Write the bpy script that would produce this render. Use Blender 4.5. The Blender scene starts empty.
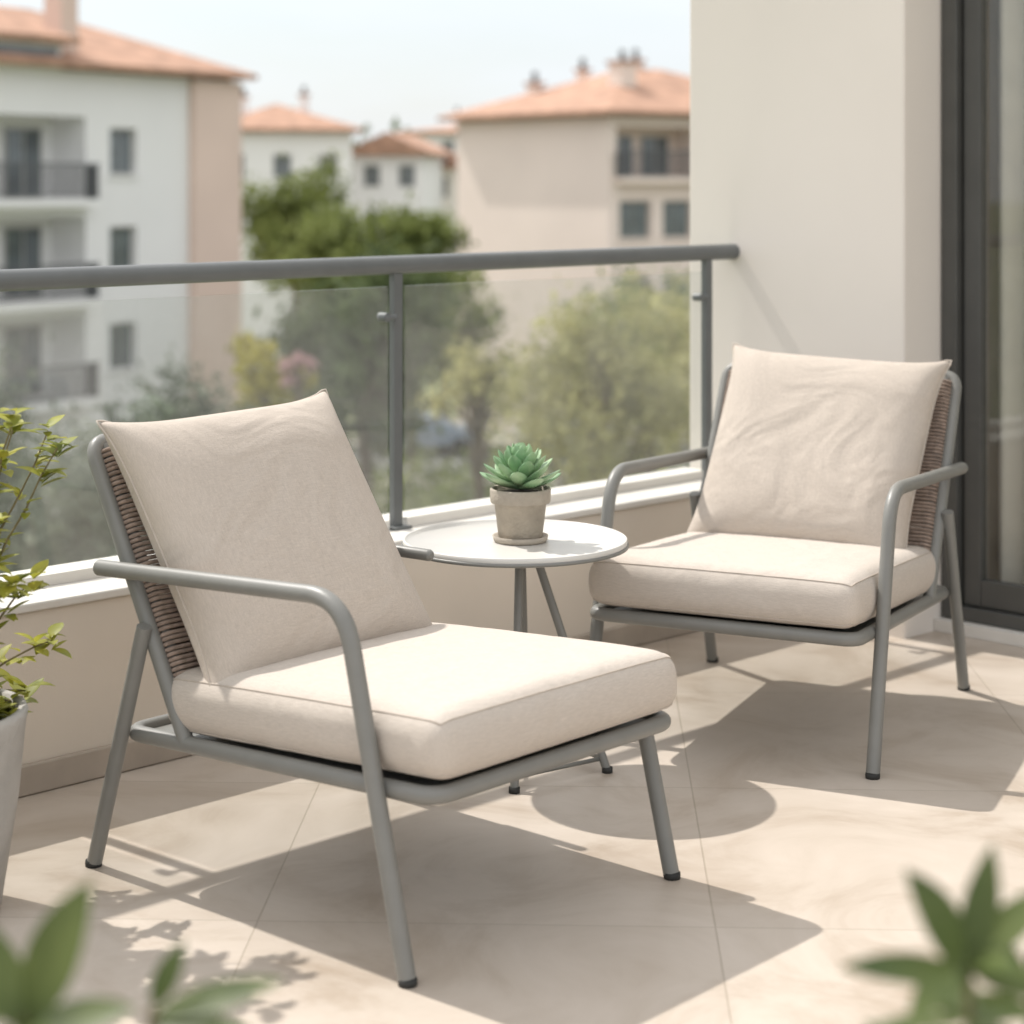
import bpy, math, random
import numpy as np
from mathutils import Vector, Matrix
R = math.radians
scene = bpy.context.scene
random.seed(4); np.random.seed(4)

# ------------------------------------------------------------------ mesh builder
class MB:
    def __init__(s): s.v=[]; s.f=[]; s.m=[]; s.sm=[]
    def add(s, vs, fs, mi=0, smooth=False):
        o=len(s.v); s.v.extend([tuple(map(float,p)) for p in vs])
        for f in fs:
            s.f.append(tuple(i+o for i in f)); s.m.append(mi); s.sm.append(smooth)
    def box(s, x0,x1,y0,y1,z0,z1, mi=0):
        vs=[(x,y,z) for x in (x0,x1) for y in (y0,y1) for z in (z0,z1)]
        fs=[(0,1,3,2),(4,6,7,5),(0,4,5,1),(2,3,7,6),(0,2,6,4),(1,5,7,3)]
        s.add(vs,fs,mi)
    def tube(s, pts, r, n=12, closed=False, caps=True, mi=0, sx=1.0):
        P=[Vector(p) for p in pts]; N=len(P)
        T=[]
        for i in range(N):
            a=P[(i-1)%N] if (closed or i>0) else P[0]
            b=P[(i+1)%N] if (closed or i<N-1) else P[-1]
            T.append((b-a).normalized())
        up=Vector((0,0,1)) if abs(T[0].z)<0.9 else Vector((1,0,0))
        nrm=(up-T[0]*up.dot(T[0])).normalized()
        vs=[]
        rr = r if hasattr(r,'__len__') else [r]*N
        for i in range(N):
            nrm=(nrm-T[i]*nrm.dot(T[i])).normalized()
            b=T[i].cross(nrm)
            for k in range(n):
                a=2*math.pi*k/n
                vs.append(P[i]+(nrm*math.cos(a)+b*math.sin(a)*sx)*rr[i])
        fs=[]
        M=N if closed else N-1
        for i in range(M):
            j=(i+1)%N
            for k in range(n):
                k2=(k+1)%n
                fs.append((i*n+k,i*n+k2,j*n+k2,j*n+k))
        s.add(vs,fs,mi,True)
        if caps and not closed:
            s.add(vs[:n],[tuple(range(n))[::-1]],mi); s.add(vs[-n:],[tuple(range(n))],mi)
    def lathe(s, prof, c=(0,0,0), n=40, mi=0, smooth=True):
        vs=[];fs=[]
        for r,z in prof:
            for k in range(n):
                a=2*math.pi*k/n; vs.append((c[0]+r*math.cos(a),c[1]+r*math.sin(a),c[2]+z))
        for i in range(len(prof)-1):
            for k in range(n):
                k2=(k+1)%n
                fs.append((i*n+k,i*n+k2,(i+1)*n+k2,(i+1)*n+k))
        s.add(vs,fs,mi,smooth)
    def obj(s, name, mats, parent=None, bevel=0, loc=None, rot=None, subsurf=0):
        me=bpy.data.meshes.new(name); me.from_pydata(s.v,[],s.f)
        for m in (mats if isinstance(mats,(list,tuple)) else [mats]): me.materials.append(m)
        me.polygons.foreach_set('material_index', s.m)
        me.polygons.foreach_set('use_smooth', s.sm); me.update()
        o=bpy.data.objects.new(name,me); scene.collection.objects.link(o)
        if parent: o.parent=parent
        if loc is not None: o.location=loc
        if rot is not None: o.rotation_euler=rot
        if bevel:
            b=o.modifiers.new('bev','BEVEL'); b.width=bevel; b.segments=2; b.limit_method='ANGLE'
        if subsurf:
            b=o.modifiers.new('sub','SUBSURF'); b.levels=subsurf; b.render_levels=subsurf
        return o
def empty(name, loc=(0,0,0), rz=0):
    e=bpy.data.objects.new(name,None); e.empty_display_size=.1
    scene.collection.objects.link(e); e.location=loc; e.rotation_euler=(0,0,rz); return e
def fillet(pts, rad, n=8, closed=False):
    P=[Vector(p) for p in pts]; N=len(P); out=[]
    for i in range(N):
        if not closed and i in (0,N-1): out.append(P[i]); continue
        a=P[(i-1)%N]-P[i]; b=P[(i+1)%N]-P[i]
        d=min(rad, a.length*.49, b.length*.49); A=P[i]+a.normalized()*d; B=P[i]+b.normalized()*d
        for k in range(n+1):
            t=k/n; out.append(A*(1-t)**2+P[i]*2*t*(1-t)+B*t*t)
    return out

# ------------------------------------------------------------------ materials
def nt(name):
    m=bpy.data.materials.new(name); m.use_nodes=True; t=m.node_tree
    for n in list(t.nodes): t.nodes.remove(n)
    return m,t,t.nodes,t.links
def mat(name, col, rough=.6, scale=6, var=.12, bump=0, bscale=80, spec=.4, metal=0, sheen=0, trans=0, det=4, hue=None):
    m,t,N,L=nt(name)
    out=N.new('ShaderNodeOutputMaterial'); p=N.new('ShaderNodeBsdfPrincipled')
    tc=N.new('ShaderNodeTexCoord'); no=N.new('ShaderNodeTexNoise')
    no.inputs['Scale'].default_value=scale; no.inputs['Detail'].default_value=det
    L.new(tc.outputs['Object'],no.inputs['Vector'])
    cr=N.new('ShaderNodeValToRGB'); cr.color_ramp.elements[0].position=.3; cr.color_ramp.elements[1].position=.7
    c2=hue if hue else [min(1,c*(1+var)) for c in col]
    cr.color_ramp.elements[0].color=(*[c*(1-var) for c in col],1); cr.color_ramp.elements[1].color=(*c2,1)
    L.new(no.outputs['Fac'],cr.inputs['Fac']); L.new(cr.outputs['Color'],p.inputs['Base Color'])
    p.inputs['Roughness'].default_value=rough; p.inputs['Metallic'].default_value=metal
    p.inputs['Specular IOR Level'].default_value=spec
    if sheen: p.inputs['Sheen Weight'].default_value=sheen
    if bump:
        n2=N.new('ShaderNodeTexNoise'); n2.inputs['Scale'].default_value=bscale; n2.inputs['Detail'].default_value=3
        L.new(tc.outputs['Object'],n2.inputs['Vector'])
        b=N.new('ShaderNodeBump'); b.inputs['Strength'].default_value=bump; b.inputs['Distance'].default_value=.01
        L.new(n2.outputs['Fac'],b.inputs['Height']); L.new(b.outputs['Normal'],p.inputs['Normal'])
    last=p.outputs[0]
    if trans:
        tr=N.new('ShaderNodeBsdfTranslucent'); L.new(cr.outputs['Color'],tr.inputs['Color'])
        mx=N.new('ShaderNodeMixShader'); mx.inputs[0].default_value=trans
        L.new(p.outputs[0],mx.inputs[1]); L.new(tr.outputs[0],mx.inputs[2]); last=mx.outputs[0]
    L.new(last,out.inputs[0]); return m
def glass(name, tint=(.97,.98,.975), dust=.05, dustcol=(.8,.8,.78), f0=.04):
    m,t,N,L=nt(name)
    out=N.new('ShaderNodeOutputMaterial'); tr=N.new('ShaderNodeBsdfTransparent'); tr.inputs[0].default_value=(*tint,1)
    gl=N.new('ShaderNodeBsdfGlossy'); gl.inputs['Roughness'].default_value=.0
    lw=N.new('ShaderNodeLayerWeight'); lw.inputs[0].default_value=.5
    pw=N.new('ShaderNodeMath'); pw.operation='POWER'; pw.inputs[1].default_value=5; L.new(lw.outputs['Facing'],pw.inputs[0])
    ma=N.new('ShaderNodeMath'); ma.operation='MULTIPLY_ADD'; ma.inputs[1].default_value=1-f0; ma.inputs[2].default_value=f0; L.new(pw.outputs[0],ma.inputs[0])
    mx=N.new('ShaderNodeMixShader'); L.new(ma.outputs[0],mx.inputs[0]); L.new(tr.outputs[0],mx.inputs[1]); L.new(gl.outputs[0],mx.inputs[2])
    df=N.new('ShaderNodeBsdfDiffuse'); df.inputs[0].default_value=(*dustcol,1)
    tc=N.new('ShaderNodeTexCoord'); no=N.new('ShaderNodeTexNoise'); no.inputs['Scale'].default_value=4; no.inputs['Detail'].default_value=4
    L.new(tc.outputs['Object'],no.inputs['Vector'])
    mp=N.new('ShaderNodeMapRange'); mp.inputs[1].default_value=.3; mp.inputs[2].default_value=.75
    mp.inputs[3].default_value=dust*.5; mp.inputs[4].default_value=dust*1.4
    L.new(no.outputs['Fac'],mp.inputs[0])
    m2=N.new('ShaderNodeMixShader'); L.new(mp.outputs[0],m2.inputs[0]); L.new(mx.outputs[0],m2.inputs[1]); L.new(df.outputs[0],m2.inputs[2])
    L.new(m2.outputs[0],out.inputs[0]); return m
def fabric(name, col, fold=.4, fscale=6):
    m,t,N,L=nt(name)
    out=N.new('ShaderNodeOutputMaterial'); p=N.new('ShaderNodeBsdfPrincipled'); tc=N.new('ShaderNodeTexCoord')
    hs=[]
    for rot,(sx,sy) in enumerate([(900,60),(60,900)]):
        mp=N.new('ShaderNodeMapping'); mp.inputs['Scale'].default_value=(sx,sy,sx if rot==0 else sy)
        n=N.new('ShaderNodeTexNoise'); n.inputs['Scale'].default_value=1; n.inputs['Detail'].default_value=1
        L.new(tc.outputs['Object'],mp.inputs[0]); L.new(mp.outputs[0],n.inputs['Vector']); hs.append(n)
    ad=N.new('ShaderNodeMath'); ad.operation='ADD'; L.new(hs[0].outputs['Fac'],ad.inputs[0]); L.new(hs[1].outputs['Fac'],ad.inputs[1])
    cr=N.new('ShaderNodeMapRange'); cr.inputs[1].default_value=.5; cr.inputs[2].default_value=1.5; cr.inputs[3].default_value=.80; cr.inputs[4].default_value=1.14
    L.new(ad.outputs[0],cr.inputs[0])
    vm=N.new('ShaderNodeVectorMath'); vm.operation='SCALE'; vm.inputs[0].default_value=col; L.new(cr.outputs[0],vm.inputs['Scale'])
    L.new(vm.outputs[0],p.inputs['Base Color'])
    p.inputs['Roughness'].default_value=.95; p.inputs['Specular IOR Level'].default_value=.15; p.inputs['Sheen Weight'].default_value=.1
    b1=N.new('ShaderNodeBump'); b1.inputs['Strength'].default_value=.4; b1.inputs['Distance'].default_value=.0015; L.new(ad.outputs[0],b1.inputs['Height'])
    wr=N.new('ShaderNodeTexNoise'); wr.inputs['Scale'].default_value=fscale; wr.inputs['Detail'].default_value=2.5; wr.inputs['Distortion'].default_value=1.1
    L.new(tc.outputs['Object'],wr.inputs['Vector'])
    b2=N.new('ShaderNodeBump'); b2.inputs['Strength'].default_value=fold; b2.inputs['Distance'].default_value=.025
    L.new(wr.outputs['Fac'],b2.inputs['Height']); L.new(b1.outputs['Normal'],b2.inputs['Normal']); L.new(b2.outputs['Normal'],p.inputs['Normal'])
    L.new(p.outputs[0],out.inputs[0]); return m
def tilefloor(name):
    m,t,N,L=nt(name)
    out=N.new('ShaderNodeOutputMaterial'); p=N.new('ShaderNodeBsdfPrincipled'); tc=N.new('ShaderNodeTexCoord')
    mp=N.new('ShaderNodeMapping'); mp.inputs['Location'].default_value=(.58,-.29+.8*10,0); mp.inputs['Rotation'].default_value=(0,0,R(2.2))
    L.new(tc.outputs['Object'],mp.inputs[0])
    br=N.new('ShaderNodeTexBrick'); br.offset=0; br.inputs['Scale'].default_value=1; br.inputs['Brick Width'].default_value=.8; br.inputs['Row Height'].default_value=.8
    br.inputs['Mortar Size'].default_value=.002; br.inputs['Mortar Smooth'].default_value=.3; br.inputs['Bias'].default_value=0
    br.inputs['Color1'].default_value=(.55,.49,.43,1); br.inputs['Color2'].default_value=(.52,.46,.40,1); br.inputs['Mortar'].default_value=(.42,.37,.31,1)
    L.new(mp.outputs[0],br.inputs['Vector'])
    n1=N.new('ShaderNodeTexNoise'); n1.inputs['Scale'].default_value=2.4; n1.inputs['Detail'].default_value=9; n1.inputs['Distortion'].default_value=1.3; n1.inputs['Roughness'].default_value=.66
    L.new(tc.outputs['Object'],n1.inputs['Vector'])
    r1=N.new('ShaderNodeValToRGB'); e=r1.color_ramp.elements; e[0].position=.3; e[0].color=(.75,.69,.62,1); e[1].position=.68; e[1].color=(1.07,1.06,1.05,1)
    k=e.new(.5); k.color=(.97,.95,.92,1)
    L.new(n1.outputs['Fac'],r1.inputs['Fac'])
    mx=N.new('ShaderNodeMix'); mx.data_type='RGBA'; mx.blend_type='MULTIPLY'; mx.inputs['Factor'].default_value=1
    L.new(br.outputs['Color'],mx.inputs['A']); L.new(r1.outputs['Color'],mx.inputs['B']); L.new(mx.outputs['Result'],p.inputs['Base Color'])
    rr=N.new('ShaderNodeMapRange'); rr.inputs[3].default_value=.28; rr.inputs[4].default_value=.5; L.new(n1.outputs['Fac'],rr.inputs[0]); L.new(rr.outputs[0],p.inputs['Roughness'])
    b=N.new('ShaderNodeBump'); b.inputs['Strength'].default_value=.4; b.inputs['Distance'].default_value=.002; b.invert=True
    L.new(br.outputs['Fac'],b.inputs['Height']); L.new(b.outputs['Normal'],p.inputs['Normal'])
    L.new(p.outputs[0],out.inputs[0]); return m

M_metal=mat('powder_coated_metal',(.20,.198,.183),.42,20,.05,.05,500,.5)
M_foot=mat('rubber',(.03,.03,.028),.7)
M_cord=mat('woven_cord',(.32,.245,.20),.85,60,.25,.5,400)
M_fab=fabric('linen_fabric',(.555,.495,.435),.35,5)
M_fabp=fabric('linen_fabric_pillow',(.52,.455,.392),.85,4.5)
M_pipe=mat('fabric_piping',(.49,.43,.37),.9,40,.08)
M_rail=mat('railing_paint',(.13,.138,.138),.4,15,.06,.03,400,.5)
M_wall=mat('cream_plaster',(.72,.645,.555),.85,3,.04,.05,160)
M_col=mat('column_plaster',(.75,.695,.635),.9,1.2,.03,.02,160)
M_cop=mat('white_coping',(.72,.69,.64),.6,6,.05,.1,60)
M_base=mat('stone_skirting',(.42,.36,.30),.5,8,.12)
M_floor=tilefloor('beige_stone_tile')
M_glass=glass('railing_glass',dust=.085)
M_dglass=glass('door_glass',tint=(.94,.95,.94),dust=.012,f0=.05)
M_dframe=mat('dark_aluminium',(.075,.075,.07),.4,10,.08,spec=.5)
M_curt=mat('sheer_curtain',(.85,.80,.72),.9,10,.05,trans=.2)
M_room=mat('room_wall',(.55,.50,.43),.9)
M_top=mat('table_enamel',(.64,.62,.58),.35,10,.03,spec=.5)
M_pot=mat('stone_pot',(.38,.335,.275),.8,25,.12,.3,150)
M_pot2=mat('concrete_planter',(.42,.40,.37),.85,12,.12,.3,90)
M_soil=mat('soil',(.06,.045,.03),.95,60,.5,.8,90)
M_succ=mat('succulent_leaf',(.16,.36,.17),.42,14,.15,spec=.45,trans=.12,hue=(.45,.60,.36))
M_leafY=mat('yellow_green_leaf',(.22,.27,.04),.5,14,.3,trans=.4,hue=(.48,.46,.07))
M_leafD=mat('glossy_green_leaf',(.05,.085,.025),.42,12,.3,trans=.25,spec=.35,hue=(.13,.165,.05))
M_stem=mat('plant_stem',(.16,.13,.06),.8,20,.2)

# ------------------------------------------------------------------ cushion simulation (stuffed fabric shell)
def cushion(name, w, h, t, n, nz, vol, seed, parent, steps=170, skew=0.0, lapk=.045, shapek=.004, rr=.034, crown=.014, comp=.45):
    rng=np.random.RandomState(seed)
    nx=n; ny=int(round(n*h/w)); idx={}; pos=[]
    def key(i,j,k):
        if nz==0:
            b=i in(0,nx) or j in(0,ny); q=(i,j,0 if b else k)
        else: q=(i,j,k)
        if q not in idx:
            idx[q]=len(pos); zz=(k/nz-.5)*t if nz else (0 if q[2]==0 and (i in(0,nx) or j in(0,ny)) else (k*2-1)*.004)
            pos.append((w*(i/nx-.5),h*(j/ny-.5),zz))
        return idx[q]
    K=nz if nz else 1
    faces=[]
    for i in range(nx):
        for j in range(ny):
            faces.append((key(i,j,K),key(i+1,j,K),key(i+1,j+1,K),key(i,j+1,K)))
            faces.append((key(i,j,0),key(i,j+1,0),key(i+1,j+1,0),key(i+1,j,0)))
    for k in range(nz):
        for i in range(nx):
            faces.append((key(i,0,k),key(i+1,0,k),key(i+1,0,k+1),key(i,0,k+1)))
            faces.append((key(i,ny,k),key(i,ny,k+1),key(i+1,ny,k+1),key(i+1,ny,k)))
        for j in range(ny):
            faces.append((key(0,j,k),key(0,j,k+1),key(0,j+1,k+1),key(0,j+1,k)))
            faces.append((key(nx,j,k),key(nx,j+1,k),key(nx,j+1,k+1),key(nx,j,k+1)))
    X=np.array(pos); F=np.array(faces); nv=len(X)
    E=set(); D=set()
    for a,b,c,d in faces:
        for p,q in ((a,b),(b,c),(c,d),(d,a)): E.add((min(p,q),max(p,q)))
        D.add((a,c)); D.add((b,d))
    E=np.array(sorted(E)); D=np.array(sorted(D))
    if nz:   # rounded, crowned foam block as the rest shape
        half=np.array([w/2,h/2,t/2]); inner=half-rr
        q=np.clip(X,-inner,inner); dl=X-q; ln=np.linalg.norm(dl,axis=1)
        X=q+dl/np.maximum(ln,1e-6)[:,None]*np.minimum(ln,rr)[:,None]
        fx=np.clip(1-(2*X[:,0]/w)**2,0,1); fy=np.clip(1-(2*X[:,1]/h)**2,0,1)
        X[:,2]+=np.sign(X[:,2])*np.clip(np.abs(X[:,2])/(t/2),0,1)*crown*(fx*fy)**.45*np.where(X[:,2]>0,1,.3)
        fz=np.clip(1-(2*X[:,2]/t)**2,0,1)
        X[:,0]+=np.sign(X[:,0])*(np.abs(X[:,0])>w/2-rr)*.006*fz; X[:,1]+=np.sign(X[:,1])*(np.abs(X[:,1])>h/2-rr)*.006*fz
    Ed=np.vstack([E,D]); L0=np.linalg.norm(X[Ed[:,0]]-X[Ed[:,1]],axis=1)
    if nz: L0=L0*1.012
    st=np.r_[np.ones(len(E)),np.full(len(D),.12)]; co=np.r_[np.full(len(E),comp),np.full(len(D),.06)]
    deg=np.bincount(np.r_[E[:,0],E[:,1]],minlength=nv).astype(float)
    degA=np.bincount(np.r_[Ed[:,0],Ed[:,1]],weights=np.r_[st,st],minlength=nv)
    def scat(i,v): return np.stack([np.bincount(i,weights=v[:,c],minlength=nv) for c in range(3)],1)
    X0=X.copy(); X=X+rng.normal(0,.0012,X.shape)
    hy=(X0[:,1]/h)
    for s in range(steps):
        A,B,C,Dq=(X[F[:,i]] for i in range(4))
        g=np.cross(C-A,Dq-B)/2; V=np.einsum('ij,ij->i',(A+B+C+Dq)/4,g).sum()/3
        if s==0 and nz: vol=V*vol
        G=np.zeros_like(X)
        for i in range(4): G+=scat(F[:,i],g/4)
        tgt=vol*(1 if nz else min(1,.3+s/(steps*.5))); Gw=G*(1-skew*hy)[:,None]
        lam=(tgt-V)/max(1e-9,(G*Gw).sum()); X=X+Gw*np.clip(lam,-5,5)
        for it in range(8 if (nz or s<steps*.6) else 24):
            d=X[Ed[:,1]]-X[Ed[:,0]]; l=np.linalg.norm(d,axis=1); e=(l-L0)
            c=(d/np.maximum(l,1e-9)[:,None])*(e*np.where(e>0,st,co)*.5)[:,None]
            X=X+(scat(Ed[:,0],c)-scat(Ed[:,1],c))/degA[:,None]*1.6
        lap=(scat(E[:,0],X[E[:,1]])+scat(E[:,1],X[E[:,0]]))/deg[:,None]-X
        X=X+lap*lapk
        if nz: X=X+(X0-X)*shapek
    mb=MB(); mb.add(X,[tuple(f) for f in F],0,True)
    o=mb.obj(name,[M_fab if nz else M_fabp],parent,subsurf=1)
    loops=[]
    ring=[(i,0) for i in range(nx)]+[(nx,j) for j in range(ny)]+[(i,ny) for i in range(nx,0,-1)]+[(0,j) for j in range(ny,0,-1)]
    for k in ([0,nz] if nz else [0]):
        loops.append([X[idx[(i,j,k)]] for i,j in ring])
    pm=MB()
    for lp in loops: pm.tube(lp,.0016 if nz else .0024,6,closed=True)
    p=pm.obj(name+'_piping',[M_pipe],parent)
    return o,p,X

def place(objs, loc, rot):
    for o in objs: o.location=loc; o.rotation_euler=rot

# ------------------------------------------------------------------ armchair
def armchair(loc, rz, seed, pl_off=(0,0,0), pl_roll=0, short_arm=False):
    e=empty('armchair',loc,rz)
    fr=MB(); ft=MB()
    Y=.34; Yi=.312
    for s in (-1,1):
        if short_arm and s==1:
            fr.tube([(-.405,s*Y,.518),(-.205,s*Y,.522),(-.200,s*Y,.522),(-.197,s*Y,.522)],[.0125,.0125,.010,.006],14)
            fr.tube([(.352,s*Y,.31),(.425,s*Y,.01)],.0155,14)
        else:
            fr.tube(fillet([(-.41,s*Y,.568),(.262,s*Y,.604),(.41,s*Y,.01)],.085,10),.0155,14)
        fr.tube([(-.28,s*Y*.985,.475),(-.425,s*Y,.01)],.0145,14)
        for x in ((.427 if short_arm and s==1 else .412),-.4285):
            ft.lathe([(0,0),(.0155,0),(.0162,.006),(.0155,.012),(.0,.013)],(x,s*Y,0),20)
    fr.tube(fillet([(-.355,-Yi,.262),(.445,-Yi,.303),(.445,Yi,.303),(-.355,Yi,.262)],.04,6,True),.0155,14,closed=True)
    fr.tube(fillet([(-.185,-Yi,.272),(-.478,-Yi,.795),(-.478,Yi,.795),(-.185,Yi,.272)],.04,6),.015,14)
    vs=[]
    for x in (-.34,.43):
        z=.262+(x+.355)*.05125
        for y in (-.30,.30):
            for dz in (-.010,.0): vs.append((x,y,z+dz))
    fr.add(vs,[(0,1,3,2),(4,6,7,5),(0,4,5,1),(2,3,7,6),(0,2,6,4),(1,5,7,3)])
    fr.obj('frame',[M_metal],e); ft.obj('foot_caps',[M_foot],e)
    # cords
    cd=MB(); d=Vector((-.293,0,.523)).normalized(); nrm=Vector((d.z,0,-d.x))
    base=Vector((-.185,0,.272)); yw=.285
    for s in (-1,1):
        cd.tube([base+d*.04+nrm*.006+Vector((0,s*yw,0)),base+d*.59+nrm*.006+Vector((0,s*yw,0))],.011,8,mi=1)
    q=.055; rnd=random.Random(seed)
    while q<.575:
        c=base+d*(q+rnd.uniform(-.0008,.0008))+nrm*.006; pts=[]
        for k in range(7):
            a=-math.pi/2+math.pi*k/6; pts.append(c+nrm*(math.sin(a)*.0165)+Vector((0,yw+math.cos(a)*.0165,0)))
        for k in range(7):
            a=math.pi/2+math.pi*k/6; pts.append(c+nrm*(math.sin(a)*.0165)+Vector((0,-yw+math.cos(a)*.0165,0)))
        cd.tube(pts,.0043,6,closed=True); q+=.0098
    cd.obj('woven_back',[M_cord,M_metal],e)
    o,p,X=cushion('seat_cushion',.715,.63,.108,46,7,1.035,seed,e,steps=40,lapk=.03,shapek=.012)
    place((o,p),(.108,0,.303+.001+.054),(0,-R(3.6),0))
    o,p,X=cushion('back_cushion',.600,.60,0,54,0,.0375,seed+5,e,steps=190,skew=.35,lapk=.012,comp=.85)
    tilt=R(33.5)
    ex=Vector((0,1,0)); ey=Vector((-math.sin(tilt),0,math.cos(tilt))); ez=ex.cross(ey)
    Mx=Matrix((ex,ey,ez)).transposed().to_4x4() @ Matrix.Rotation(pl_roll,4,'Z')
    c=Vector((-.115,0,.375))+ey*.272+Vector(pl_off)
    for k in (o,p): k.matrix_local=Matrix.Translation(c)@Mx
    return e
c1=(-.247,3.757); c2=(.659,4.866)
armchair((c1[0],c1[1],0),R(-42),11,(0,-.03,0),R(1.5),True)
armchair((c2[0],c2[1],0),R(-116),23,(0,.0,0),R(-2.5))

# ------------------------------------------------------------------ side table
tx,ty,th=.0067,4.44,.50
e=empty('side_table',(tx,ty,0))
mb=MB(); mb.lathe([(0,th-.016),(.236,th-.016),(.247,th-.012),(.249,th-.004),(.249,th+.005),(.246,th+.0065),(.243,th+.004),(.240,th-.002),(0,th-.002)],n=96)
mb.obj('tray_top',[M_top],e)
mb=MB(); ft=MB()
mb.lathe([(0,th-.034),(.07,th-.034),(.07,th-.0165),(0,th-.0165)],n=32)
mb.lathe([(.2495,th-.013),(.2525,th-.012),(.2525,th-.006),(.2495,th-.005)],n=96)
for a in (-15,86,266):
    a=R(a); c,s=math.cos(a),math.sin(a)
    mb.tube([(.035*c+.012,.035*s,th-.03),(.195*c+.012,.195*s,.008)],.0095,12)
    ft.lathe([(0,0),(.012,0),(.012,.012),(0,.013)],(.197*c+.012,.197*s,0),16)
mb.tube([(.185*math.cos(R(a))+.012,.185*math.sin(R(a)),.03) for a in (-15,86,266)],.005,8,closed=True)
mb.obj('legs',[M_metal],e); ft.obj('foot_caps',[M_foot],e)

# ------------------------------------------------------------------ potted succulent
e=empty('potted_succulent',(tx+.012,ty+.0,th-.002))
mb=MB()
mb.lathe([(0,0),(.056,0),(.060,.004),(.062,.014),(.058,.014),(.05,.008),(0,.008)],n=48)
mb.obj('saucer',[M_pot],e)
mb=MB()
mb.lathe([(0,.009),(.046,.009),(.049,.012),(.058,.086),(.0655,.087),(.067,.090),(.068,.116),(.066,.119),(.061,.118),(.059,.105),(0,.105)],n=56)
mb.obj('pot',[M_pot],e)
mb=MB(); mb.lathe([(.0595,.106),(.04,.110),(0,.112)],n=30); mb.obj('soil',[M_soil],e)
mb=MB()
def fleshy(mb, base, az, el, L, W, T, mi=0):
    ca,sa=math.cos(az),math.sin(az); side=Vector((-sa,ca,0)); rad=Vector((ca,sa,0))
    prof=[(0,.35,.8),(.2,.5,1),(.45,.85,1),(.65,1,.85),(.8,.86,.65),(.92,.5,.4),(1,.03,.05)]
    vs=[];fs=[];n=10
    p=Vector(base); ang=el; last=0
    for t,wf,tf in prof:
        ang=el+ .5*t*t
        p=p+(rad*math.cos(ang)+Vector((0,0,1))*math.sin(ang))*L*(t-last); last=t
        up=(-rad*math.sin(ang)+Vector((0,0,1))*math.cos(ang))
        for k in range(n):
            a=2*math.pi*k/n; y=math.cos(a); z=math.sin(a)
            vs.append(p+side*(y*W*wf/2)+up*((z*T*tf/2)+ (abs(y)**2)*W*wf*.12))
    for i in range(len(prof)-1):
        for k in range(n):
            k2=(k+1)%n; fs.append((i*n+k,i*n+k2,(i+1)*n+k2,(i+1)*n+k))
    mb.add(vs,fs,mi,True)
for i in range(44):
    f=i/43
    fleshy(mb,(0,0,.118+.040*f),i*2.39996+.4,R(4+74*f**1.1),.104-.042*f,.042-.016*f,.011)
mb.obj('rosette',[M_succ],e)

# ------------------------------------------------------------------ balcony structure (frame: a along railing, b inward)
W0=Vector((-1.029,4.228,0)); ANG=R(44.7)
bal=lambda name: empty(name,W0,ANG)     # local +x = a ; local y = -b
def lb(mb,a0,a1,b0,b1,z0,z1,mi=0): mb.box(a0,a1,-b1,-b0,z0,z1,mi)
AC=2.531; AD=2.706
mb=MB(); lb(mb,-4.2,AD+.02,-.02,6,-.25,0)
f=mb.obj('balcony_floor',[M_floor]); 
f.data.transform(Matrix.Translation(W0)@Matrix.Rotation(ANG,4,'Z'))
mb=MB(); lb(mb,-4.2,AC,-.30,0,-.45,.385)
lb(mb,-4.2,AC-.001,-.325,.008,.386,.405,1)
lb(mb,-4.2,AC-.001,.0005,.013,.001,.066,2)
mb.obj('parapet_wall',[M_wall,M_cop,M_base],None,bevel=.004,loc=W0,rot=(0,0,ANG))
mb=MB(); lb(mb,AC,AC+.75,-.31,.485,-.45,3.4)
mb.obj('column',[M_col],None,bevel=.006,loc=W0,rot=(0,0,ANG))
mb=MB(); lb(mb,AD,AD+.25,.487,7,2.35,3.4); lb(mb,AD,AD+.25,3.6,7,-.25,2.35); lb(mb,AD-.03,AD+.25,.487,3.6,.001,.034,1)
lb(mb,-4.4,7,-.10,9,-9,-.455)
mb.obj('apartment_building',[M_col,M_cop],None,loc=W0,rot=(0,0,ANG))
mb=MB()
lb(mb,AD+.26,AD+4,.3,.487,-.2,2.6); lb(mb,AD+3.9,AD+4,.487,5,-.2,2.6); lb(mb,AD+.26,AD+3.9,4.9,5,-.2,2.6)
lb(mb,AD+.26,AD+3.9,.487,4.9,-.2,.0); lb(mb,AD+.26,AD+3.9,.487,4.9,2.5,2.6)
mb.obj('interior_room',[M_room],None,loc=W0,rot=(0,0,ANG))
# sliding door
e=bal('sliding_glass_door')
mb=MB()
lb(mb,AD+.005,AD+.14,.489,.54,.036,2.34); lb(mb,AD+.005,AD+.14,3.53,3.59,.036,2.34)
lb(mb,AD+.005,AD+.14,.5405,3.529,.036,.075); lb(mb,AD+.005,AD+.14,.5405,3.529,2.28,2.34)
for k,(b0,b1,aa) in enumerate([(.548,2.07,.03),(2.0,3.525,.075)]):
    A0=AD+aa
    lb(mb,A0,A0+.035,b0,b0+.055,.078,2.275); lb(mb,A0,A0+.035,b1-.055,b1,.078,2.275)
    lb(mb,A0+.001,A0+.034,b0+.0555,b1-.0555,.078,.155); lb(mb,A0+.001,A0+.034,b0+.0555,b1-.0555,2.2,2.275)
mb.obj('door_frame',[M_dframe],e,bevel=.003)
mb=MB()
for b0,b1,A0 in [(.6035,2.0145,AD+.047),(2.0555,3.4695,AD+.092)]:
    lb(mb,A0,A0+.004,b0,b1,.155,2.2)
mb.obj('door_glass',[M_dglass],e)
mb=MB(); pts=[]; n=420
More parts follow.
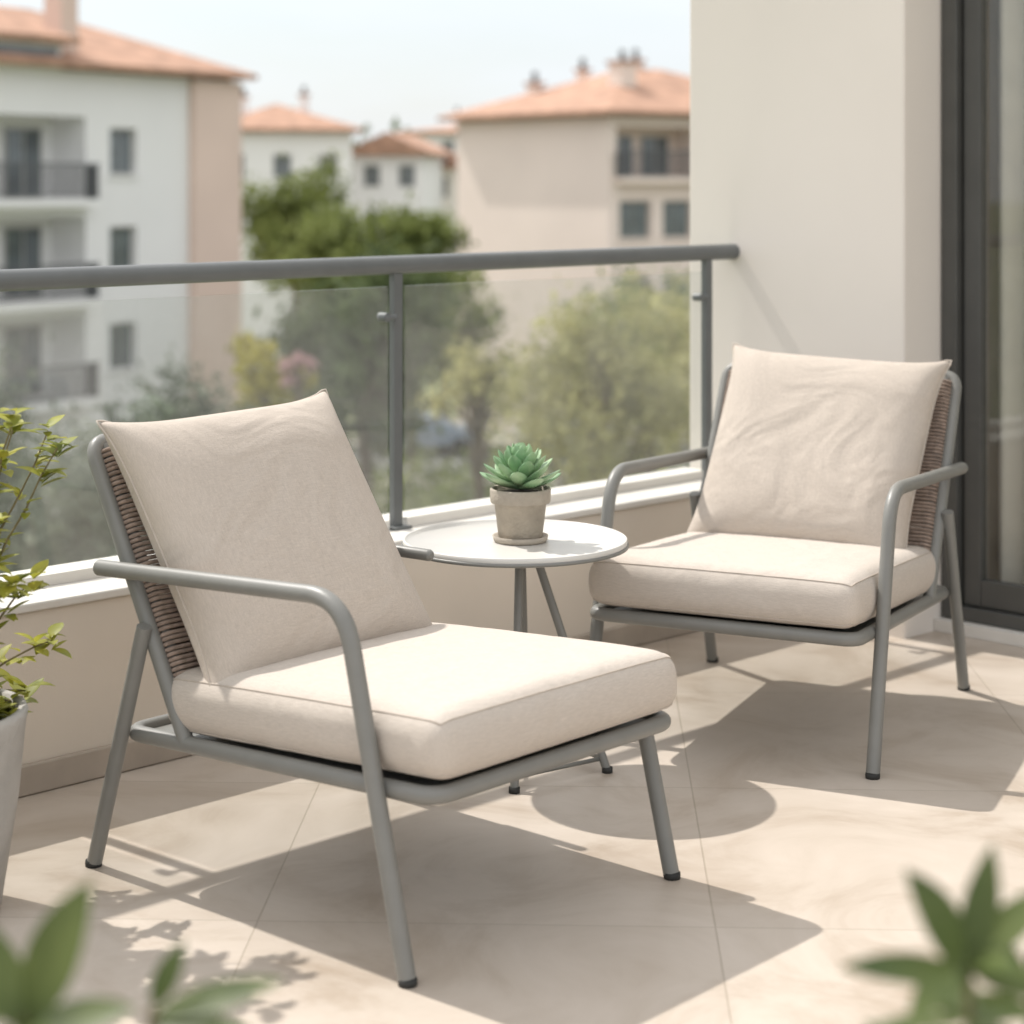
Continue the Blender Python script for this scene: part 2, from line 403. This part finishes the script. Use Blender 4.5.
for i in range(n+1):
    b=.57+2.3*i/n; a=AD+.165+.020*math.sin(b*62+1.3*math.sin(b*9))+.008*math.sin(b*23); pts.append((a,-b))
vs=[(a,b,z) for a,b in pts for z in (.03,2.4)]
mb.add(vs,[(2*i,2*i+2,2*i+3,2*i+1) for i in range(n)],0,True)
mb.obj('curtain',[M_curt],None,loc=W0,rot=(0,0,ANG))
# railing
e=bal('glass_railing'); B=-.133; zr=1.082
mb=MB(); mb.tube([(-4.2,-B,zr),(AC+.012,-B,zr)],.024,20,sx=1.0); mb.obj('top_rail',[M_rail],e)
mb=MB(); posts=[1.16-1.243*k for k in range(-1,5)]
for a in posts:
    lb(mb,a-.015,a+.015,B-.010,B+.010,.406,zr-.02); lb(mb,a-.03,a+.03,B-.03,B+.03,.4055,.413)
    mb.tube([(a-.015,-B-.016,.95),(a-.055,-B-.016,.95)],.007,12)
    mb.tube([(a-.045,-B-.020,.95),(a-.045,-B+.010,.95)],.012,16)
mb.obj('posts',[M_rail],e,bevel=.002)
mb=MB()
for a in posts: lb(mb,a-1.243+.03,a-.03,B-.004,B+.004,.425,zr-.055)
mb.obj('glass_panels',[M_glass],e)
mb=MB()
for a in posts: lb(mb,a-1.243+.03,a-.03,B-.010,B+.010,.4055,.43)
mb.obj('glass_channel',[M_cop],e)

# ------------------------------------------------------------------ plants
def leaf(mb, base, d, up, L, W, curve=.3, fold=.25, mi=0, seg=6):
    d=Vector(d).normalized(); up=Vector(up); side=d.cross(up)
    if side.length<1e-3: side=Vector((1,0,0))
    side.normalize(); up=side.cross(d).normalized()
    vs=[];fs=[]; p=Vector(base)
    for i in range(seg+1):
        t=i/seg; w=W/2*(math.sin(math.pi*t**.85)**.8 if 0<t<1 else .03)
        dd=(d-up*curve*t).normalized()
        if i: p=p+dd*L/seg
        for k in (-1,0,1): vs.append(p+side*w*k+up*abs(k)*w*fold)
    for i in range(seg):
        for k in (0,1): fs.append((i*3+k,i*3+k+1,i*3+k+4,i*3+k+3))
    mb.add(vs,fs,mi,True)
# left planter shrub
px_,py_=-1.045,3.55
e=empty('potted_shrub',(px_,py_,0))
mb=MB(); mb.lathe([(0,.0),(.125,.0),(.135,.01),(.165,.2),(.178,.335),(.182,.35),(.178,.36),(.165,.358),(.160,.33),(0,.33)],n=64); mb.obj('planter',[M_pot2],e)
mb=MB(); mb.lathe([(.161,.333),(.1,.345),(0,.35)],n=30); mb.obj('soil',[M_soil],e)
st=MB(); lf=MB(); rnd=random.Random(8)
for i in range(50):
    a=rnd.uniform(0,6.28); rr=rnd.uniform(.02,.11); H=rnd.choice((rnd.uniform(.05,.25),rnd.uniform(.3,.64))); sp=rnd.uniform(.05,.18)
    b0=Vector((rr*math.cos(a),rr*math.sin(a),.34)); n=9; pts=[]
    for k in range(n):
        t=k/(n-1); pts.append(b0+Vector((math.cos(a)*sp*t**1.6,math.sin(a)*sp*t**1.6,H*t-.06*t*t))+Vector((rnd.uniform(-.006,.006),rnd.uniform(-.006,.006),0)))
    st.tube(pts,[.0035*(1-.6*k/(n-1)) for k in range(n)],6)
    for k in range(2,n):
        for q in range(3 if k<n-2 else 8):
            az=rnd.uniform(0,6.28); d=Vector((math.cos(az),math.sin(az),rnd.uniform(-.1,.9)))
            L=rnd.uniform(.028,.060); leaf(lf,pts[k]+Vector((0,0,rnd.uniform(-.02,.01))),d,(0,0,1),L,L*.5,rnd.uniform(.1,.6),.3,0,5)
st.obj('stems',[M_stem],e); lf.obj('leaves',[M_leafY],e)
# foreground leafy plants
def leafy_plant(loc, heads, seed):
    e=empty('potted_plant',(loc[0],loc[1],0)); rnd=random.Random(seed)
    mb=MB(); mb.lathe([(0,0),(.10,0),(.13,.26),(.138,.27),(.138,.30),(.125,.30),(.12,.27),(0,.27)],n=40); mb.obj('pot',[M_pot2],e)
    st=MB(); lf=MB()
    for (hx,hy,hz,lv) in heads:
        pts=[Vector((hx*.2,hy*.2,.26)),Vector((hx*.5,hy*.5,.26+(hz-.26)*.5)),Vector((hx*.9,hy*.9,hz-.08)),Vector((hx,hy,hz))]
        st.tube(pts,[.006,.005,.004,.003],8)
        for (dx,dy,dz,L,W) in lv:
            leaf(lf,(hx,hy,hz+rnd.uniform(-.012,.004)),(dx,dy,dz),(0,-.55,.85),L,W,rnd.uniform(.05,.25),.12,0,9)
        for w in range(4):
            for k in range(4):
                az=1.57*k+w*.8+rnd.uniform(-.3,.3); L=rnd.uniform(.07,.10)
                leaf(lf,(hx,hy,hz-.045-.045*w),(math.cos(az),math.sin(az),rnd.uniform(-.1,.3)),(0,0,1),L,L*.36,rnd.uniform(.15,.4),.15,0,8)
    st.obj('stems',[M_stem],e); lf.obj('leaves',[M_leafD],e)
leafy_plant((.343,1.5),[(0,0,.715,[(-.55,-.2,1,.095,.042),(.22,.1,1,.092,.028),(.75,.0,.7,.088,.030),(-1,-.1,.18,.098,.028),(.9,-.3,-.1,.08,.030),(-.6,-.5,-.3,.075,.03),(.2,-.7,.2,.07,.03)]),
   (.06,.05,.665,[(-.5,0,.8,.08,.028),(.4,.1,.9,.08,.028),(1,0,.3,.08,.028),(-1,-.2,.1,.08,.028)])],3)
leafy_plant((-.365,1.5),[(0,0,.672,[(.42,-.1,1,.120,.052),(-.4,0,.9,.10,.036),(.95,-.2,.35,.09,.034),(-1,0,.2,.09,.03),(.2,-.7,.1,.08,.034)]),
   (.085,.06,.655,[(1,.0,.35,.105,.028),(.8,-.3,.05,.09,.028),(.25,.2,.6,.055,.022)])],9)

# ------------------------------------------------------------------ background
GZ=-9.0
M_white=mat('white_render',(.85,.84,.835),.9,.3,.03)
M_pink=mat('pink_render',(.74,.58,.50),.9,.3,.05)
M_beige=mat('beige_render',(.84,.725,.65),.9,.3,.04)
M_cream=mat('cream_render',(.83,.79,.73),.9,.3,.04)
M_roof=mat('terracotta_tiles',(.41,.245,.17),.85,1.5,.25,.6,6)
M_win=mat('window_glass',(.13,.15,.16),.12,2,.3,spec=.8)
M_wfr=mat('window_frame',(.45,.43,.40),.6)
M_dark=mat('balcony_metal',(.12,.125,.13),.5)
def facade(mb,O,U,Nin,Wd,z0,z1,ops,dep=.22):
    O=Vector(O);U=Vector(U);Nin=Vector(Nin);Z=Vector((0,0,1))
    us=sorted({0,Wd,*[o[0] for o in ops],*[o[1] for o in ops]}); zs=sorted({z0,z1,*[o[2] for o in ops],*[o[3] for o in ops]})
    P=lambda u,z,n=0:O+U*u+Z*z+Nin*n
    for i in range(len(us)-1):
        for j in range(len(zs)-1):
            uc=(us[i]+us[i+1])/2; zc=(zs[j]+zs[j+1])/2
            if any(o[0]<uc<o[1] and o[2]<zc<o[3] for o in ops): continue
            mb.add([P(us[i],zs[j]),P(us[i+1],zs[j]),P(us[i+1],zs[j+1]),P(us[i],zs[j+1])],[(0,1,2,3)],0)
    def bx(u0,u1,za,zb,n0,n1,mi):
        vs=[P(u,z,n) for u in(u0,u1) for n in(n0,n1) for z in(za,zb)]
        mb.add(vs,[(0,1,3,2),(4,6,7,5),(0,4,5,1),(2,3,7,6),(0,2,6,4),(1,5,7,3)],mi)
    for o in ops:
        u0,u1,a,b,kind=o; d=1.4 if kind=='b' else dep
        q=[(u0,a),(u1,a),(u1,b),(u0,b)]
        for k in range(4):
            (ua,za),(ub,zb)=q[k],q[(k+1)%4]
            mb.add([P(ua,za),P(ub,zb),P(ub,zb,d),P(ua,za,d)],[(0,1,2,3)],0)
        if kind=='b':
            mb.add([P(u0,a,d),P(u1,a,d),P(u1,b,d),P(u0,b,d)],[(0,1,2,3)],0)
            w=u1-u0
            for (s0,s1) in ((.12,.46),(.56,.9)):
                bx(u0+w*s0,u0+w*s1,a+.02,b-.3,d-.06,d-.01,2); bx(u0+w*s0+.08,u0+w*(s0+s1)/2-.04,a+.1,b-.38,d-.08,d-.061,1); bx(u0+w*(s0+s1)/2+.04,u0+w*s1-.08,a+.1,b-.38,d-.08,d-.061,1)
            bx(u0-.1,u1+.1,a-.22,a-.002,-.55,-.003,0)
            bx(u0-.05,u1+.05,a+.98,a+1.04,-.52,-.47,3)
            bx(u0-.05,u1+.05,a+.08,a+.12,-.51,-.48,3)
            k=u0
            while k<u1: bx(k,k+.03,a+.12,a+.98,-.505,-.485,3); k+=.11
            for uu in (u0-.05,u1+.0): bx(uu,uu+.05,a,a+.97,-.465,-.01,3)
        else:
            mb.add([P(u0,a,d),P(u1,a,d),P(u1,b,d),P(u0,b,d)],[(0,1,2,3)],2)
            um=(u0+u1)/2
            bx(u0+.07,um-.03,a+.07,b-.07,d-.03,d-.004,1); bx(um+.03,u1-.07,a+.07,b-.07,d-.03,d-.004,1)
            bx(u0-.08,u1+.08,a-.08,a-.002,-.08,-.003,0)
def hip(mb,x0,x1,y0,y1,z,h,mi=4,ov=.6,gable=False):
    x0-=ov;x1+=ov;y0-=ov;y1+=ov
    w=x1-x0;d=y1-y0; ins=min(w,d)/2*(0 if gable else 1)
    if w>=d: r0=(x0+ins,(y0+y1)/2,z+h); r1=(x1-ins-(.01 if not gable and w==d else 0),(y0+y1)/2,z+h)
    else: r0=((x0+x1)/2,y0+ins,z+h); r1=((x0+x1)/2,y1-ins,z+h)
    vs=[(x0,y0,z),(x1,y0,z),(x1,y1,z),(x0,y1,z),r0,r1]
    fs=[(0,1,5,4),(1,2,5),(2,3,4,5),(3,0,4)] if w>=d else [(0,1,4),(1,2,5,4),(2,3,5),(3,0,4,5)]
    mb.add(vs,fs,mi); mb.box(x0,x1,y0,y1,z-.16,z-.003,mi)
def house(name,loc,rot,Wd,Dp,ztop,rh,wallmat,front=(),right=(),left=(),gable=False,chim=(),extra=None):
    e=empty(name,(loc[0],loc[1],0),rot); mats=[wallmat,M_win,M_wfr,M_dark,M_roof]
    mb=MB()
    facade(mb,(0,0,0),(1,0,0),(0,1,0),Wd,GZ,ztop,front); facade(mb,(Wd,0,0),(0,1,0),(-1,0,0),Dp,GZ,ztop,right)
    facade(mb,(Wd,Dp,0),(-1,0,0),(0,-1,0),Wd,GZ,ztop,[]); facade(mb,(0,Dp,0),(0,-1,0),(1,0,0),Dp,GZ,ztop,left)
    mb.obj('walls_and_windows',mats,e)
    mb=MB(); hip(mb,0,Wd,0,Dp,ztop+.2,rh,gable=gable)
    mb.obj('roof',mats,e)
    if chim:
        mb=MB()
        for (x,y,w,h) in chim:
            mb.box(x-w/2,x+w/2,y-w/2,y+w/2,ztop+.3,ztop+h); mb.box(x-w/2-.08,x+w/2+.08,y-w/2-.08,y+w/2+.08,ztop+h+.003,ztop+h+.12,4)
            mb.tube([(x,y,ztop+h+.1),(x,y,ztop+h+.55)],.12,8,mi=3)
        mb.obj('chimneys',mats,e)
    if extra: extra(e,mats)
    return e
fA=[(6.63,7.8,zt-1.4,zt,'w') for zt in (2.85,-.1,-3.0,-5.9)]+[(1.2,5.6,zs,zs+2.4,'b') for zs in (.75,-2.15,-5.05)]
def exA(e,mats):
    m2=[M_pink,M_win,M_wfr,M_dark,M_roof]
    mb=MB(); facade(mb,(10.2,-.25,0),(1,0,0),(0,1,0),2.3,GZ,4.45,[]); mb.box(10.2,10.203,-.25,-.003,GZ,4.45); mb.box(12.497,12.5,-.25,8,GZ,4.45)
    mb.obj('pink_wing',m2,e)
    mb=MB(); mb.box(-6,4.5,-.1,9,4.5,5.25); mb.box(-1.5,4.3,-.14,-.102,4.62,5.1,1)
    hip(mb,-6,4.5,-.1,9,5.4,1.9,ov=.4); mb.box(4.9,5.6,.3,1.0,4.72,7.1,5); mb.box(4.8,5.7,.2,1.1,7.103,7.25,4)
    mb.obj('attic_storey',mats+[M_pink],e)
house('apartment_block',(-15.44,54),R(58.66),12.3,9,4.5,2.0,M_white,front=fA,extra=exA)
rC=[(.35,4.6,1.4,3.35,'b'),(5.6,9.8,1.4,3.35,'b'),(.5,2.1,-.95,.5,'w'),(2.7,4.2,-.95,.5,'w'),(6,7.5,-.95,.5,'w'),(.5,2.1,-3.9,-2.45,'w'),(2.7,4.2,-3.9,-2.45,'w')]
house('beige_apartment_block',(-2.31,84),R(-53),10,12,3.75,2.0,M_beige,right=rC,chim=[(7.2,3,.8,2.2),(4.5,6,.5,2.5),(9,7,.6,2.0),(6.5,9,.5,2.2),(2.5,2.2,.5,1.5),(3.2,4.2,.4,2.1)])
wr=lambda W,zs,n:[(W*(i+.3)/n,W*(i+.3)/n+1.0,z,z+1.3,'w') for i in range(n) for z in zs]
house('white_house',(-16.2,108),R(12),7.6,9,3.9,1.5,M_white,front=wr(7.6,(1.4,-1.6),3),chim=[(2,4,.5,2.0),(5.5,5,.5,2.2)])
house('white_house',(-9.4,118),R(-8),4.2,8,2.7,1.2,M_white,front=wr(4.2,(.9,-1.9),2),gable=True)
house('white_house',(-5.6,124),R(5),6.5,8,2.0,.8,M_cream,front=wr(6.5,(.2,-2.6),3),chim=[(3,3,.5,2.0)])
house('white_house',(-8,150),R(-20),9,8,4.7,.7,M_white,front=wr(9,(2.9,.2),4),chim=[(3,3,.5,1.6),(7,4,.5,1.7)])
house('white_house',(-2,170),R(-12),16,9,6.8,1.2,M_cream,front=wr(16,(4.6,1.6),6))
house('white_house',(-45,120),R(15),18,10,5.0,2.4,M_cream,front=wr(18,(2.5,-.5,-3.5),6))
house('white_house',(22,100),R(-25),16,10,4.0,2.2,M_white,front=wr(16,(1.5,-1.5,-4.5),5))

M_grass=mat('grass',(.10,.125,.05),.95,.5,.35,.5,8,hue=(.20,.22,.10))
M_road=mat('asphalt',(.15,.15,.145),.9,2,.15)
M_pave=mat('paving',(.42,.39,.34),.9,1.5,.1)
mb=MB(); mb.add([(-900,-300,GZ),(900,-300,GZ),(900,1500,GZ),(-900,1500,GZ)],[(0,1,2,3)]); mb.obj('ground',[M_grass])
mb=MB(); mb.box(-60,60,66.5,69,GZ+.004,GZ+.13); mb.box(-60,60,77,79,GZ+.004,GZ+.13); mb.box(-14,-4,52,66.4,GZ+.004,GZ+.02); mb.obj('pavement',[M_pave])
mb=MB(); mb.add([(-60,69.01,GZ+.006),(60,69.01,GZ+.006),(60,76.99,GZ+.006),(-60,76.99,GZ+.006)],[(0,1,2,3)])
for i in range(24): 
    x=-58+5*i; mb.add([(x,72.9,GZ+.01),(x+2,72.9,GZ+.01),(x+2,73.05,GZ+.01),(x,73.05,GZ+.01)],[(0,1,2,3)],1)
mb.obj('road',[M_road,M_white])
M_tyre=mat('tyre',(.02,.02,.02),.8)
def car(loc,rz,col):
    e=empty('parked_car',(loc[0],loc[1],GZ+.01),rz); paint=mat('car_paint',col,.25,3,.03,spec=.7)
    prof=[(-2.1,.35),(-2.15,.75),(-1.95,.95),(-1.3,1.02),(-.75,1.42),(.55,1.45),(1.25,1.02),(2.0,.92),(2.15,.7),(2.1,.35)]
    mb=MB(); vs=[]
    for s in (-1,1):
        for x,z in prof: vs.append((x,s*(.86 if z<1.1 else .68),z))
    n=len(prof); fs=[(i,i+1,n+i+1,n+i) for i in range(n-1)]+[(n-1,0,n,2*n-1),tuple(range(n))[::-1],tuple(range(n,2*n))]
    mb.add(vs,fs,0); mb.obj('body',[paint],e,bevel=.05)
    mb=MB()
    for s in (-1,1):
        mb.add([(-1.1,s*.84,1.05),(-.68,s*.715,1.38),(.5,s*.715,1.40),(1.05,s*.84,1.05)],[(0,1,2,3)])
    mb.add([(-1.33,-.66,1.05),(-1.33,.66,1.05),(-.80,.6,1.41),(-.80,-.6,1.41)],[(0,1,2,3)])
    mb.add([(1.27,-.66,1.04),(1.27,.66,1.04),(.62,.6,1.435),(.62,-.6,1.435)],[(0,1,2,3)])
    mb.obj('windows',[M_win],e)
    mb=MB()
    for x in(-1.3,1.35):
        for s in(-1,1): mb.tube([(x,s*.70,.32),(x,s*.90,.32)],.32,18)
    mb.obj('wheels',[M_tyre],e)
car((-3.3,75.6),0,(.34,.42,.52)); car((2.2,75.7),0,(.5,.5,.5)); car((-9.5,75.6),0,(.35,.08,.06))

def leafmat(name,c,c2): return mat(name,c,.7,.9,.35,trans=.3,hue=c2,det=2,spec=.2)
L_dark=leafmat('foliage_dark',(.09,.12,.055),(.18,.23,.10)); L_mid=leafmat('foliage_mid',(.17,.21,.07),(.32,.37,.12))
L_olive=leafmat('foliage_olive',(.34,.34,.15),(.60,.56,.26)); L_grey=leafmat('foliage_grey',(.13,.16,.12),(.26,.29,.21))
L_yel=leafmat('foliage_yellow',(.36,.32,.06),(.55,.48,.10)); L_pink=leafmat('blossom_pink',(.55,.30,.33),(.70,.48,.48))
M_bark=mat('bark',(.12,.09,.065),.9,5,.3,.6,20)
def leafcloud(centers,sig,n,size,rng):
    c=centers[rng.randint(0,len(centers),n)]; p=c+rng.normal(0,1,(n,3))*sig
    a=rng.normal(0,1,(n,3)); a/=np.linalg.norm(a,axis=1)[:,None]; b=np.cross(a,rng.normal(0,1,(n,3))); b/=np.linalg.norm(b,axis=1)[:,None]
    s=size*rng.uniform(.6,1.4,(n,1)); 
    V=np.stack([p-a*s,p+b*s*.45,p+a*s,p-b*s*.45],1).reshape(-1,3)
    return V,np.arange(n*4).reshape(-1,4)
def tree(name,x,y,ctr,rad,m,seed,n=5000,size=.16,clumps=34):
    rng=np.random.RandomState(seed); e=empty(name,(x,y,GZ))
    cz=ctr-GZ; rad=np.array(rad,float)
    d=rng.normal(0,1,(clumps,3)); d/=np.linalg.norm(d,axis=1)[:,None]; C=d*rng.uniform(.35,1,(clumps,1))*rad+np.array([0,0,cz])
    mb=MB(); top=cz-rad[2]*.3; r0=max(.09,rad[0]*.07)
    mb.tube([(0,0,0),(.05,.03,top*.5),(0,.1,top),(0,0,cz+rad[2]*.5)],[r0*1.3,r0,r0*.8,r0*.25],10)
    for c in C[:16]:
        s=np.array([0,.05,top*rng.uniform(.75,1.0)]); q=(s+c)/2+np.array([0,0,.15*rad[2]])*rng.uniform(-1,1)
        mb.tube([s,q,c],[r0*.45,r0*.3,r0*.1],6)
    mb.obj('trunk_and_limbs',[M_bark],e)
    V,F=leafcloud(C,rad.mean()*.17,n,size,rng); mb=MB(); mb.add(V,[tuple(f) for f in F],0); mb.obj('crown',[m],e)
tree('garden_tree',-7.9,73,-.4,(2.4,2.0,2.3),L_mid,1,4500)
tree('garden_tree',-6.0,69,-1.7,(2.3,1.8,2.0),L_mid,2,4500)
tree('garden_tree',-3.5,70,-.9,(1.6,1.5,2.0),L_mid,3,4000)
tree('garden_tree',-4.3,58,-3.4,(2.5,2.2,2.6),L_dark,4,6500,.18)
tree('garden_tree',-2.6,76,-4.0,(2.0,2.0,2.2),L_mid,14,3000)
tree('olive_tree',1.25,28,-1.75,(1.45,1.3,1.35),L_olive,5,4800,.075,44)
tree('olive_tree',-.55,33,-2.1,(.75,.75,.9),L_olive,6,1300,.08,20)
tree('olive_tree',3.4,32,-1.4,(1.5,1.5,1.6),L_olive,16,3500,.085,40)
tree('garden_tree',-5.3,26,-3.4,(1.8,1.6,1.5),L_grey,7,6500,.085,50)
tree('garden_tree',-8.2,29,-3.0,(2.0,1.8,1.6),L_grey,8,6500,.09,50)
tree('garden_tree',-7.6,45,-5.2,(2.2,2.2,2.0),L_grey,9,4000,.13)
tree('garden_tree',-5.9,48,-3.6,(.9,.9,1.2),L_yel,10,900,.13,16)
tree('blossom_tree',-4.7,44,-2.9,(.38,.38,.35),L_pink,21,260,.10,10)
tree('garden_tree',14,66,-2,(3,3,3),L_mid,12,3000,.22)
tree('garden_tree',-22,80,-1,(4,4,4),L_dark,13,3000,.3)
tree('garden_tree',4.2,62,-4.2,(3,3,2.4),L_mid,15,4500)
rng=np.random.RandomState(5)
C=np.array([(rng.uniform(-10,12),rng.uniform(60,65.5),GZ+rng.uniform(.2,1.3)) for _ in range(90)]+[(rng.uniform(-12,8),rng.uniform(36,56),GZ+rng.uniform(.1,1.0)) for _ in range(90)])
V,F=leafcloud(C,.45,10000,.17,rng); mb=MB(); mb.add(V,[tuple(f) for f in F]); mb.obj('shrubs',[L_mid])
C=np.array([(rng.uniform(-160,160),rng.uniform(185,230),GZ+rng.uniform(0,14)) for _ in range(900)])
V,F=leafcloud(C,1.3,22000,.9,rng); mb=MB(); mb.add(V,[tuple(f) for f in F]); mb.obj('distant_trees',[L_dark])

# ------------------------------------------------------------------ sky, sun, camera
sd=Vector((-.293,.25,.5)).normalized(); el=math.asin(sd.z); az=math.atan2(sd.x,sd.y)
w=bpy.data.worlds.new('World'); scene.world=w; w.use_nodes=True; N=w.node_tree.nodes; L=w.node_tree.links
bg=N['Background']; sk=N.new('ShaderNodeTexSky'); sk.sky_type='NISHITA'; sk.sun_disc=False; sk.sun_elevation=el; sk.sun_rotation=az; sk.dust_density=1.5
tc=N.new('ShaderNodeTexCoord'); mp=N.new('ShaderNodeMapping'); mp.inputs['Scale'].default_value=(1,1,3.5)
no=N.new('ShaderNodeTexNoise'); no.inputs['Scale'].default_value=3.2; no.inputs['Detail'].default_value=6; no.inputs['Roughness'].default_value=.55
L.new(tc.outputs['Generated'],mp.inputs[0]); L.new(mp.outputs[0],no.inputs['Vector'])
mr=N.new('ShaderNodeMapRange'); mr.inputs[1].default_value=.35; mr.inputs[2].default_value=.65; mr.inputs[3].default_value=.55; mr.inputs[4].default_value=.97
L.new(no.outputs['Fac'],mr.inputs[0])
# thin bright haze/cloud; brightness added higher up, out of view, to lift ambient light
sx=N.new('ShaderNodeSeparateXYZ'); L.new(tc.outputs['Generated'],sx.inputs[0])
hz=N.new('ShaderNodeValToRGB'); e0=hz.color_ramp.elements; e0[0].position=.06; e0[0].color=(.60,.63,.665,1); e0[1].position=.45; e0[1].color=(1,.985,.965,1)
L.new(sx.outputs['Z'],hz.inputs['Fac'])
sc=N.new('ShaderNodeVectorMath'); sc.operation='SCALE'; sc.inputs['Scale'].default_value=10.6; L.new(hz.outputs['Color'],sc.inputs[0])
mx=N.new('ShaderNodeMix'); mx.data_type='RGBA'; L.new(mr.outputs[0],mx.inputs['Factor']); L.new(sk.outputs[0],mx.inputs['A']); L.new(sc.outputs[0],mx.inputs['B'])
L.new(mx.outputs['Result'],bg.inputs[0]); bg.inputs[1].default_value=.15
s=bpy.data.lights.new('sun','SUN'); s.energy=4.5; s.angle=R(.8); s.color=(1,.955,.895)
so=bpy.data.objects.new('sun',s); scene.collection.objects.link(so); so.rotation_euler=sd.to_track_quat('Z','Y').to_euler(); so.location=(-5,5,9)
cam=bpy.data.cameras.new('camera'); co=bpy.data.objects.new('camera',cam); scene.collection.objects.link(co)
co.location=(0,0,1.3); co.rotation_euler=(R(90),0,0); cam.sensor_width=36; cam.lens=2000*36/1024; cam.shift_y=-332/1024
cam.clip_start=.05; cam.clip_end=3000; cam.dof.use_dof=True; cam.dof.focus_distance=4.05; cam.dof.aperture_fstop=2.8
scene.camera=co
scene.view_settings.view_transform='Standard'; scene.view_settings.look='None'; scene.view_settings.exposure=0
